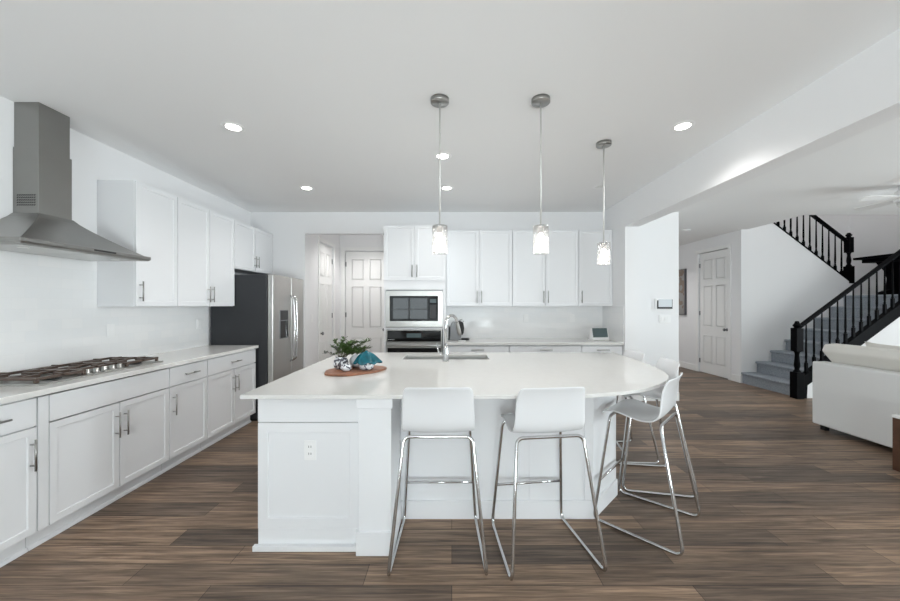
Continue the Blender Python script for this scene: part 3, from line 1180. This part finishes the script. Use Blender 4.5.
for k in range(46):
    if k < 9:
        base = Vector((random.uniform(-.02, .02), random.uniform(-.02, .02), 0.08))
        tip = Vector((random.uniform(-0.12, 0.03), random.uniform(-.07, .07), random.uniform(0.08, 0.25)))
        grey = k % 2 == 0
    else:
        base = Vector((random.uniform(-.02, .02), random.uniform(-.02, .02), 0.08))
        tip = Vector((random.uniform(-0.03, 0.225), random.uniform(-.02, .11), random.uniform(0.11, 0.22)))
        grey = False
    mid = base.lerp(tip, 0.5) + Vector((0, 0, 0.035))
    path = [base.lerp(mid, q) * (1 - q) + mid.lerp(tip, q) * q for q in (0, .25, .5, .75, 1)]
    tube(stems, path, 0.0013, 5)
    for q in (0.4, 0.55, 0.7, 0.82, 0.92, 1.0):
        for rep in range(2):
            p = base.lerp(mid, q) * (1 - q) + mid.lerp(tip, q) * q
            dv = (tip - base).normalized() * 0.5 + Vector((random.uniform(-1, 1), random.uniform(-1, 1), random.uniform(-.3, .8)))
            leaf(lvd if grey else lv, p, dv, random.uniform(0.024, 0.038) * (0.75 if grey else 1), random.uniform(0.014, 0.021) * (0.7 if grey else 1))
obj('stems', stems, M_STEM, t)
obj('leaves', lv, M_LEAF, t)
obj('grey_leaves', lvd, M_LEAFD, t)

t = thing('round_jar', 'round plain white jar between the plant pot and the teal-topped pot', 'jar', (bcx - 0.015, bcy + 0.11, pz))
bm = nb()
lathe(bm, [(0.03, 0), (0.052, 0.015), (0.06, 0.045), (0.052, 0.075), (0.034, 0.09), (0.034, 0.096), (0.03, 0.096), (0.03, 0.09), (0, 0.09)], n=28)
obj('body', bm, M_POTWHITE, t)
bm = nb()
lathe(bm, [(0.022, 0), (0.037, 0.008), (0.042, 0.024), (0.036, 0.04), (0.027, 0.046), (0.03, 0.051), (0.025, 0.051), (0.022, 0.044), (0, 0.044)], (bcx - 0.05, bcy - 0.065), 24, pz)
tag(obj('small_cup', bm, M_POTINK), 'small white cup with dark ink pattern at the front of the wooden board', 'cup')
t = thing('covered_pot', 'small patterned pot under a draped teal cover on the wooden board', 'pot', (bcx + 0.09, bcy - 0.01, pz))
bm = nb()
lathe(bm, [(0.034, 0), (0.05, 0.01), (0.056, 0.03), (0.053, 0.055), (0.046, 0.066), (0.04, 0.066), (0.04, 0.05), (0, 0.05)], n=28)
obj('pot', bm, M_POTINK, t)
# draped fluted cover with a pointed corner
bm = nb()
rs = []
nn = 48
for j in range(9):
    v = j / 8
    ring = []
    for k in range(nn):
        a = 2 * PI * k / nn
        flute = 1 + 0.10 * v * math.sin(6 * a + 0.8)
        r = (0.012 + 0.080 * v ** 0.8) * flute
        if abs((a + PI) % (2 * PI) - PI) < 0.6:
            r *= 1 + 0.25 * v * (1 - abs((a + PI) % (2 * PI) - PI) / 0.6)
        z = 0.138 - 0.085 * v ** 1.5 + 0.008 * v * math.cos(6 * a + 0.8)
        ring.append(bm.verts.new((r * math.cos(a), r * 0.85 * math.sin(a), z)))
    rs.append(ring)
for a, b in zip(rs, rs[1:]):
    for k in range(nn):
        bm.faces.new((a[k], b[k], b[(k + 1) % nn], a[(k + 1) % nn]))
bm.faces.new(rs[0])
bmesh.ops.recalc_face_normals(bm, faces=bm.faces)
s = obj('teal_cover', bm, M_TEAL, t, smooth=True)
md = s.modifiers.new('sheet', 'SOLIDIFY')
md.thickness = 0.004
bm = nb()
lathe(bm, [(0.012, 0.134), (0.013, 0.139), (0.008, 0.145), (0, 0.146)], n=14)
obj('top_knob', bm, M_TEAL, t)

# ------------------------------------------------------------------ things on the back counter
t = thing('coffee_machine', 'grey and black capsule coffee machine on the back counter by the oven tower', 'coffee machine', (0.005, 4.98, 0.9355))
bm = nb()
prism(bm, [(-0.035, 0.0), (0.115, 0.0), (0.128, 0.06), (0.118, 0.14), (0.095, 0.215), (0.06, 0.255), (0.02, 0.26), (-0.01, 0.235), (-0.03, 0.18)], 'y', -0.06, 0.06)
obj('body', bm, M_GREYM, t, bevel=0.012, seg=3)
bm = nb()
prism(bm, [(-0.055, 0.0), (-0.036, 0.0), (-0.031, 0.18), (-0.05, 0.21)], 'y', -0.05, 0.05)
obj('water_tank', bm, M_BLACK, t, bevel=0.005)
bm = nb()
prism(bm, [(0.10, 0.215), (0.122, 0.145), (0.134, 0.062), (0.16, 0.10), (0.168, 0.17), (0.158, 0.245), (0.11, 0.27), (0.07, 0.262)], 'y', -0.045, 0.045)
obj('brew_head', bm, M_BLACK, t, bevel=0.008)
bm = nb()
box(bm, 0.13, 0.24, -0.05, 0.05, 0.0, 0.028)
obj('drip_tray', bm, M_BLACK, t, bevel=0.004)
bm = nb()
tube(bm, fillet([(0.08, -0.03, 0.262), (0.13, -0.03, 0.29), (0.165, -0.03, 0.255)], 0.02, 4), 0.006, 8)
tube(bm, fillet([(0.08, 0.03, 0.262), (0.13, 0.03, 0.29), (0.165, 0.03, 0.255)], 0.02, 4), 0.006, 8)
obj('lever', bm, M_CHROME, t)

t = thing('smart_display', 'small white smart display with a dark tilted screen at the end of the back counter', 'smart display', (2.06, 4.97, 0.9355), R(8))
bm = nb()
prism(bm, [(-0.06, 0.0), (0.05, 0.0), (0.05, 0.025), (0.0, 0.17), (-0.016, 0.175)], 'x', -0.125, 0.125)
obj('housing', bm, M_WHITEP, t, bevel=0.008, seg=3)
dv = Vector((0, 0.044, 0.175)).normalized()
bm = nb()
prism(bm, [(-0.0515, 0.043), (-0.0535, 0.043), (-0.0215, 0.169), (-0.0195, 0.169)], 'x', -0.115, 0.105)
obj('screen', bm, M_SCREEN, t)
tag(obj('coaster', (lambda b: (lathe(b, [(0.05, 0), (0.05, 0.008), (0, 0.008)], (0.14, 4.82), 24, 0.9355), b)[1])(nb()), M_WHITEP),
    'flat white round coaster on the back counter beside the coffee machine', 'coaster')


def outlet(label, loc, rz):
    t = thing('wall_outlet', label, 'outlet', loc, rz, 'outlets on the tiled backsplash')
    obj('cover_plate', B(-0.035, 0.035, -0.006, 0, -0.058, 0.058), M_WHITEP, t, bevel=0.003)
    for z in (-0.02, 0.02):
        obj('socket', B(-0.016, 0.016, -0.008, -0.0061, z - 0.014, z + 0.014), M_WHITEP, t, bevel=0.002)
    return t


o1 = outlet('white outlet plate on the left tiles, the one near the cooktop', (LX + 0.0085, 3.10, 1.2), Q)
dup(o1, (LX + 0.0085, 4.18, 1.2), Q, 'white outlet plate on the left tiles, the one near the fridge')
dup(o1, (1.10, BY - 0.0085, 1.23), 0, 'white outlet plate on the back tiles, below the middle wall cabinet')
dup(o1, (1.79, BY - 0.0085, 1.23), 0, 'white outlet plate on the back tiles, nearer the smart display')

# wall panel and switch right of the header
t = thing('control_panel', 'white wall-mounted control panel with a screen, above a light switch', 'control panel', (3.145, BY, 1.435))
obj('housing', B(-0.125, 0.13, -0.022, 0, -0.075, 0.085), M_WHITEP, t, bevel=0.005)
obj('screen', B(-0.085, 0.115, -0.0245, -0.0225, -0.038, 0.076), M_PANEL, t)
bm = nb()
box(bm, -0.105, 0.122, -0.0255, -0.0225, -0.064, -0.0385)
box(bm, -0.105, -0.0855, -0.0255, -0.0225, -0.0385, 0.06)
box(bm, 0.1155, 0.122, -0.0255, -0.0225, -0.0385, 0.076)
obj('bezel', bm, M_BLACK, t)
t = thing('light_switch', 'white rocker light switch plate below the wall control panel', 'switch', (3.17, BY, 1.22))
obj('cover_plate', B(-0.085, 0.085, -0.007, 0, -0.058, 0.058), M_WHITEP, t, bevel=0.003)
for xx in (-0.046, 0.0, 0.046):
    obj('rocker', B(xx - 0.016, xx + 0.016, -0.011, -0.0071, -0.033, 0.033), M_WHITEP, t, bevel=0.002)

t = thing('light_switch', 'white switch plate on the vestibule wall beside the fridge', 'switch', (OPX, 5.55, 1.22), Q)
obj('cover_plate', B(-0.035, 0.035, -0.007, 0, -0.058, 0.058), M_WHITEP, t, bevel=0.003)
obj('rocker', B(-0.016, 0.016, -0.011, -0.0071, -0.033, 0.033), M_WHITEP, t, bevel=0.002)

# picture in the hall
t = thing('wall_picture', 'tall grey and brown abstract picture hanging in the hall beside the door', 'picture', (HX, 8.45, 1.2))
bm = nb()
box(bm, -0.045, 0, -0.44, 0.44, 0, 1.05)
obj('frame', bm, M_FRAMEG, t, bevel=0.003)
obj('canvas', B(-0.047, -0.0455, -0.42, 0.42, 0.02, 1.03), M_ART, t)

# smoke detector
bm = nb()
lathe(bm, [(0, H - 0.035), (0.045, H - 0.034), (0.062, H - 0.022), (0.068, H - 0.001)], (4.3, 6.5), 24)
tag(obj('smoke_detector', bm, M_WHITEP), 'round white smoke detector on the hall ceiling', 'smoke detector')

# ------------------------------------------------------------------ ceiling lights
def recessed(label, x, y, lit=True, watts=27):
    t = thing('recessed_light', label, 'ceiling light', (x, y, H), 0, 'recessed ceiling lights')
    bm = nb()
    n = 28
    pr = [(0.052, -0.0015), (0.056, -0.006), (0.075, -0.006), (0.085, -0.001)]
    rg = [[bm.verts.new((r * math.cos(2 * PI * k / n), r * math.sin(2 * PI * k / n), z)) for k in range(n)] for r, z in pr]
    for a, b in zip(rg, rg[1:]):
        for k in range(n):
            f = bm.faces.new((a[k], a[(k + 1) % n], b[(k + 1) % n], b[k]))
            f.smooth = True
    obj('trim_ring', bm, M_WHITEP, t)
    bm = nb()
    lathe(bm, [(0, -0.004), (0.0525, -0.004), (0.0525, -0.0005), (0, -0.0005)], n=24)
    obj('lens', bm, M_LAMP if lit else M_UNLIT, t)
    if lit:
        lamp('downlight', 'SPOT', (x, y, H - 0.02), watts, (1, 0.98, 0.96), spot_size=R(140), spot_blend=0.7, shadow_soft_size=0.06)
    return t


recessed('lit recessed ceiling light over the left aisle, nearest the range hood', -1.70, 2.764, watts=23)
recessed('lit recessed ceiling light over the left aisle, nearest the fridge', -1.716, 4.2, watts=25)
recessed('lit recessed ceiling light behind the leftmost pendant rod, nearer the camera of its two', -0.084, 3.3)
recessed('lit recessed ceiling light behind the leftmost pendant rod, nearer the back cabinets of its two', -0.06, 4.2, watts=11)
recessed('lit recessed ceiling light by the header, right of all the pendants', 1.79, 2.75)
recessed('added recessed ceiling light, out of view, filling the vestibule beside the fridge', -1.55, 6.2, watts=48)  # added behind the header to brighten the vestibule doors
recessed('added recessed ceiling light, out of view, filling the hall near the hall picture', 4.1, 8.4, watts=60)  # extra lamp hidden by the wall, added to lift the hall
recessed('unlit recessed ceiling light behind the rightmost pendant rod', 1.73, 4.15, lit=False)

t = thing('pendant_lamp', 'clear glass cylinder pendant lamp, leftmost of the three over the island', 'pendant lamp', (-0.081, 2.39, H), 0, 'glass pendant lamps over the island')
bm = nb()
lathe(bm, [(0, -0.028), (0.060, -0.028), (0.062, -0.026), (0.062, -0.0005)], n=28)
obj('canopy', bm, M_NICKEL, t)
bm = nb()
tube(bm, [(0, 0, -0.028), (0, 0, -0.852)], 0.006, 10)
obj('rod', bm, M_ROD, t)
bm = nb()
lathe(bm, [(0.008, -0.847), (0.045, -0.853), (0.049, -0.858), (0.049, -0.870), (0.02, -0.874), (0.02, -0.905), (0, -0.905)], n=24)
obj('cap', bm, M_CHROME, t)
bm = nb()
n = 32
rg = [[bm.verts.new((r * math.cos(2 * PI * k / n), r * math.sin(2 * PI * k / n), z)) for k in range(n)]
      for r, z in ((0.0505, -0.855), (0.0525, -0.857), (0.0525, -1.042), (0.0495, -1.042), (0.0495, -0.86))]
for a, b in zip(rg, rg[1:]):
    for k in range(n):
        f = bm.faces.new((a[k], a[(k + 1) % n], b[(k + 1) % n], b[k]))
        f.smooth = True
obj('glass_shade', bm, M_GLASS, t)
bm = nb()
lathe(bm, [(0.013, -0.9055), (0.015, -0.918), (0.028, -0.945), (0.031, -0.965), (0.022, -0.99), (0.008, -1.002), (0, -1.004)], n=20)
obj('bulb', bm, M_BULB, t)
pend = t
PEND = [(-0.081, 2.39), (0.599, 2.39), (1.297, 3.03)]
dup(pend, (*PEND[1], H), 0, 'clear glass cylinder pendant lamp, middle of the three over the island')
dup(pend, (*PEND[2], H), 0, 'clear glass cylinder pendant lamp, rightmost and farthest of the three over the island')
for x, y in PEND:
    lamp('pendant_glow', 'POINT', (x, y, H - 1.03), 2.5, (1, 0.95, 0.88), shadow_soft_size=0.03)

# ------------------------------------------------------------------ staircase
RI, RU, SX = 0.2, 0.265, 5.29
YA, YB = 5.50, 6.50
t = thing('staircase', 'grey carpeted staircase rising behind the sofa to a landing', 'staircase', (0, 0, 0))


def step_outline(n, x0, z0, sgn=1):
    pts = [(x0 + sgn * 0.028, z0)]
    for i in range(n):
        x = x0 + sgn * i * RU
        z = z0 + RI * (i + 1)
        pts += [(x + sgn * 0.028, z - 0.045), (x + sgn * 0.004, z - 0.036), (x, z - 0.02), (x + sgn * 0.006, z - 0.005), (x + sgn * 0.02, z)]
        pts.append((x + sgn * (RU + 0.028), z))
    return pts


o = step_outline(7, SX, 0)
lx = SX + 7 * RU
z8 = 1.6
o += [(lx + 0.028, z8 - 0.045), (lx + 0.004, z8 - 0.036), (lx, z8 - 0.02), (lx + 0.006, z8 - 0.005), (lx + 0.02, z8), (8.398, z8), (8.398, 0)]
bm = nb()
prism(bm, o, 'y', YA + 0.002, YB - 0.002)
obj('lower_steps', bm, M_CARPET, t)
bm = nb()
box(bm, lx + 0.25, 8.398, YB, 7.498, 1.2, z8)
o = step_outline(6, lx + 0.25, z8, -1) 
o += [(lx + 0.25 - 6 * RU - 0.028, 2.3), (lx + 0.25, 1.2)]
prism(bm, o, 'y', YB + 0.102, 7.498)
obj('upper_steps', bm, M_CARPET, t)

SLOPE = 0.745


def baluster(parent, x, y, z0, z1, blk=0.13):
    bm = nb()
    box(bm, x - 0.016, x + 0.016, y - 0.016, y + 0.016, z0, z0 + blk)
    L_ = z1 - z0 - blk
    lathe(bm, [(0.010, 0), (0.017, 0.012), (0.011, 0.03), (0.0145, 0.10), (0.0105, L_ * 0.65), (0.0085, L_)], (x, y), 10, z0 + blk)
    return obj('baluster', bm, M_BLACKW, parent)


def newel(parent, x, y, z0, z1, s=0.052):
    bm = nb()
    Hn = z1 - z0
    box(bm, x - s - 0.006, x + s + 0.006, y - s - 0.006, y + s + 0.006, z0, z0 + Hn * 0.34)
    lathe(bm, [(s * 0.95, 0), (s * 0.8, 0.02), (s * 0.55, 0.04), (s * 0.75, 0.10), (s * 0.5, Hn * 0.22), (s * 0.62, Hn * 0.255), (s * 0.95, Hn * 0.27)], (x, y), 16, z0 + Hn * 0.34)
    box(bm, x - s, x + s, y - s, y + s, z0 + Hn * 0.61, z0 + Hn * 0.91)
    lathe(bm, [(s * 0.9, 0), (s * 0.6, 0.012), (s * 0.95, 0.03), (s * 1.0, 0.045), (s * 0.7, 0.062), (s * 0.4, Hn * 0.09), (0, Hn * 0.092)], (x, y), 16, z0 + Hn * 0.91)
    return obj('newel_post', bm, M_BLACKW, parent, bevel=0.003)


def rail(parent, x0, z0, x1, z1, y, w=0.03):
    bm = nb()
    sec = [(-w, 0.0), (w, 0.0), (w * 1.05, 0.022), (w * 0.8, 0.05), (w * 0.3, 0.06), (-w * 0.3, 0.06), (-w * 0.8, 0.05), (-w * 1.05, 0.022)]
    A = [bm.verts.new((x0, y + a, z0 + b)) for a, b in sec]
    C = [bm.verts.new((x1, y + a, z1 + b)) for a, b in sec]
    k = len(sec)
    fs = [bm.faces.new(A), bm.faces.new(list(reversed(C)))]
    for i in range(k):
        fs.append(bm.faces.new((A[i], A[(i + 1) % k], C[(i + 1) % k], C[i])))
    bmesh.ops.recalc_face_normals(bm, faces=fs)
    return obj('handrail', bm, M_BLACKW, parent)


# lower railing on a closed black stringer
t = thing('stair_railing', 'black wooden railing with newel post along the lower stair flight', 'railing', (0, 0, 0))
yr = 5.445
newel(t, 5.285, yr - 0.01, 0, 1.18)
x_end = 7.38


def zlow(x):
    return 0.20 + SLOPE * (x - 5.43)


bm = nb()
prism(bm, [(5.345, 0.0), (5.42, 0.0), (5.43, zlow(5.43)), (x_end, zlow(x_end)), (x_end, zlow(x_end) + 0.19), (5.345, zlow(5.345) + 0.19)], 'y', yr - 0.03, yr + 0.05)
obj('stringer', bm, M_BLACKW, t, bevel=0.003)
zr0, zr1 = 1.075, 1.075 + SLOPE * (x_end - 5.34)
rail(t, 5.338, zr0, x_end, zr1, yr)
x = 5.435
while x < x_end - 0.03:
    baluster(t, x, yr, zlow(x) + 0.19 - 0.012, zr0 + SLOPE * (x - 5.338) + 0.006, 0.16)
    x += 0.1205
bm = nb()
prism(bm, [(5.422, 0.0), (7.40, 0.0), (7.40, 1.6), (7.385, zlow(7.385) - 0.002), (5.432, zlow(5.432) - 0.002)], 'y', yr - 0.005, yr + 0.05)
struct('wall_under_stair', bm, M_WALL)

# upper railing standing on the sloping wall
t = thing('stair_railing', 'black wooden railing with newel post along the upper stair flight, cut off by the ceiling', 'railing', (0, 0, 0))
yu = 6.55
S2 = (3.29 - 1.795) / (7.36 - 5.41)


def ztop(x):
    return 1.795 + S2 * (7.36 - x)


bm = nb()
prism(bm, [(5.42, ztop(5.42) + 0.001), (7.27, ztop(7.27) + 0.001), (7.27, ztop(7.27) + 0.03), (5.42, ztop(5.42) + 0.03)], 'y', 6.492, 6.608)
obj('base_rail', bm, M_BLACKW, t)
newel(t, 7.325, yu, 1.825, 2.76, 0.046)
rail(t, 5.45, 2.585 + S2 * (7.28 - 5.45), 7.28, 2.585, yu)
x = 7.19
while x > 5.46:
    baluster(t, x, yu, ztop(x) + 0.018, 2.585 + S2 * (7.28 - x) + 0.004, 0.12)
    x -= 0.117

# console table on the landing
t = thing('console_table', 'black wooden table with carved pedestals standing on the stair landing', 'table', (7.85, 6.02, 1.6))
obj('tabletop', B(-0.44, 0.40, -0.44, 0.54, 0.655, 0.695), M_BLACKW, t, bevel=0.006)
obj('apron', B(-0.37, 0.33, -0.36, 0.46, 0.59, 0.6545), M_BLACKW, t, bevel=0.006)
for yy in (0.24, -0.24):
    bm = nb()
    prism(bm, [(-0.30, 0.0), (0.30, 0.0), (0.28, 0.06), (0.15, 0.10), (0.13, 0.3), (0.17, 0.42), (0.30, 0.55), (0.33, 0.589), (-0.33, 0.589), (-0.30, 0.55), (-0.17, 0.42), (-0.13, 0.3), (-0.15, 0.10), (-0.28, 0.06)],
          'y', yy - 0.05, yy + 0.05)
    obj('pedestal', bm, M_BLACKW, t, bevel=0.01)

# unseen lamp added upstairs to light the stairwell walls
t = thing('stairwell_fill_lamp', 'added flush ceiling lamp, out of view, filling the upper stair flight with light', 'ceiling light', (6.6, 6.5, 5.4))
bm = nb()
lathe(bm, [(0, -0.09), (0.11, -0.08), (0.16, -0.03), (0.16, -0.0005)], n=24)
obj('glass_bowl', bm, M_LAMP, t)
lamp('stairwell_fill', 'POINT', (6.6, 6.5, 5.2), 17, (1, 0.98, 0.95), shadow_soft_size=0.12)

# ------------------------------------------------------------------ living room
t = thing('sofa', 'light grey sofa seen from behind, in front of the staircase', 'sofa', (4.18, 2.235, 0))
Ls = 1.89
obj('back', B(0, 0.16, 0, Ls, 0.06, 0.775), M_SOFA, t, bevel=0.018, seg=3)
obj('base', B(0.161, 0.95, 0.0, Ls, 0.06, 0.30), M_SOFA, t, bevel=0.015, seg=3)
for y0 in (0.0, Ls - 0.16):
    obj('arm', B(0.161, 0.95, y0, y0 + 0.16, 0.301, 0.60), M_SOFA, t, bevel=0.02, seg=3)
for k in range(2):
    y0 = 0.165 + k * 0.783
    obj('seat_cushion', B(0.162, 0.96, y0, y0 + 0.777, 0.301, 0.47), M_CUSH, t, bevel=0.035, seg=4)
for k in range(2):
    ya, yb = (0.17, 0.90) if k == 0 else (0.91, 1.87)
    bm = nb()
    # a plump leaning cushion: wide at top, tapering at the foot
    A = [(0.165, 0.471), (0.40, 0.471), (0.36, 0.90), (0.26, 0.985), (0.12, 0.975), (0.085, 0.90), (0.165, 0.776)]
    prism(bm, [(p[0], p[1]) for p in A], 'y', ya, yb)
    for v in bm.verts:
        if v.co.y > (ya + yb) / 2 and k == 1 and v.co.z < 0.8:
            v.co.y -= 0.03
    obj('back_cushion', bm, M_CUSH, t, bevel=0.02, seg=3)
for xx in (0.05, 0.87):
    for yy in (0.06, Ls - 0.1):
        obj('foot', B(xx, xx + 0.05, yy, yy + 0.05, 0, 0.0605), M_BLACK, t)

t = thing('throw_pillow', 'pale throw pillow leaning on the sofa back cushions', 'pillow', (4.63, 3.72, 0.472), R(-6))
bm = nb()
n = 12
g_ = []
for s_ in (1, -1):
    gg = []
    for i in range(n + 1):
        row = []
        for j in range(n + 1):
            u, v = -1 + 2 * i / n, -1 + 2 * j / n
            th = 0.075 * ((1 - u ** 4) * (1 - v ** 4)) ** 0.6
            row.append(bm.verts.new((0.06 + s_ * th - 0.08 * v, u * 0.27 * (1 - 0.06 * (1 - v * v)), 0.275 + v * 0.27 * (1 - 0.06 * (1 - u * u)))))
        gg.append(row)
    for i in range(n):
        for j in range(n):
            bm.faces.new((gg[i][j], gg[i + 1][j], gg[i + 1][j + 1], gg[i][j + 1]))
bmesh.ops.remove_doubles(bm, verts=bm.verts, dist=0.0005)
bmesh.ops.recalc_face_normals(bm, faces=bm.faces)
obj('pillow_cover', bm, M_CUSH, t, smooth=True)

t = thing('side_table', 'small side table with white top and dark wood legs behind the sofa', 'table', (3.985, 2.86, 0))
obj('tabletop', B(-0.173, 0.173, -0.218, 0.218, 0.452, 0.475), M_WHITEP, t, bevel=0.003)
for sx in (-1, 1):
    for sy in (-1, 1):
        xx, yy = sx * 0.135, sy * 0.18
        obj('leg', B(xx - 0.035, xx + 0.035, yy - 0.035, yy + 0.035, 0, 0.4515), M_WOOD, t, bevel=0.003)

t = thing('ceiling_fan', 'white low-profile ceiling fan over the living room, one blade in view', 'ceiling fan', (5.27, 4.1, 0), 0)
bm = nb()
lathe(bm, [(0.07, H - 0.0005), (0.075, H - 0.05), (0.10, H - 0.07), (0.11, H - 0.17), (0.07, H - 0.2), (0, H - 0.2)][::-1], n=24)
obj('motor_housing', bm, M_WHITEP, t)
bm = nb()
lathe(bm, [(0, -0.07), (0.05, -0.062), (0.08, -0.03), (0.085, -0.0005)], n=24, z0=H - 0.2)
obj('light_bowl', bm, M_UNLIT, t)
for k in range(4):
    bm = nb()
    prism(bm, [(0.115, -0.04), (0.3, -0.055), (0.5, -0.06), (0.525, -0.03), (0.525, 0.03), (0.5, 0.06), (0.3, 0.055), (0.115, 0.04)], 'z', -0.004, 0.004)
    bm.transform(Matrix.Rotation(R(180 + 90 * k), 4, 'Z') @ Matrix.Translation((0, 0, H - 0.15)) @ Matrix.Rotation(R(14), 4, 'X'))
    obj('blade', bm, M_WHITEP, t)
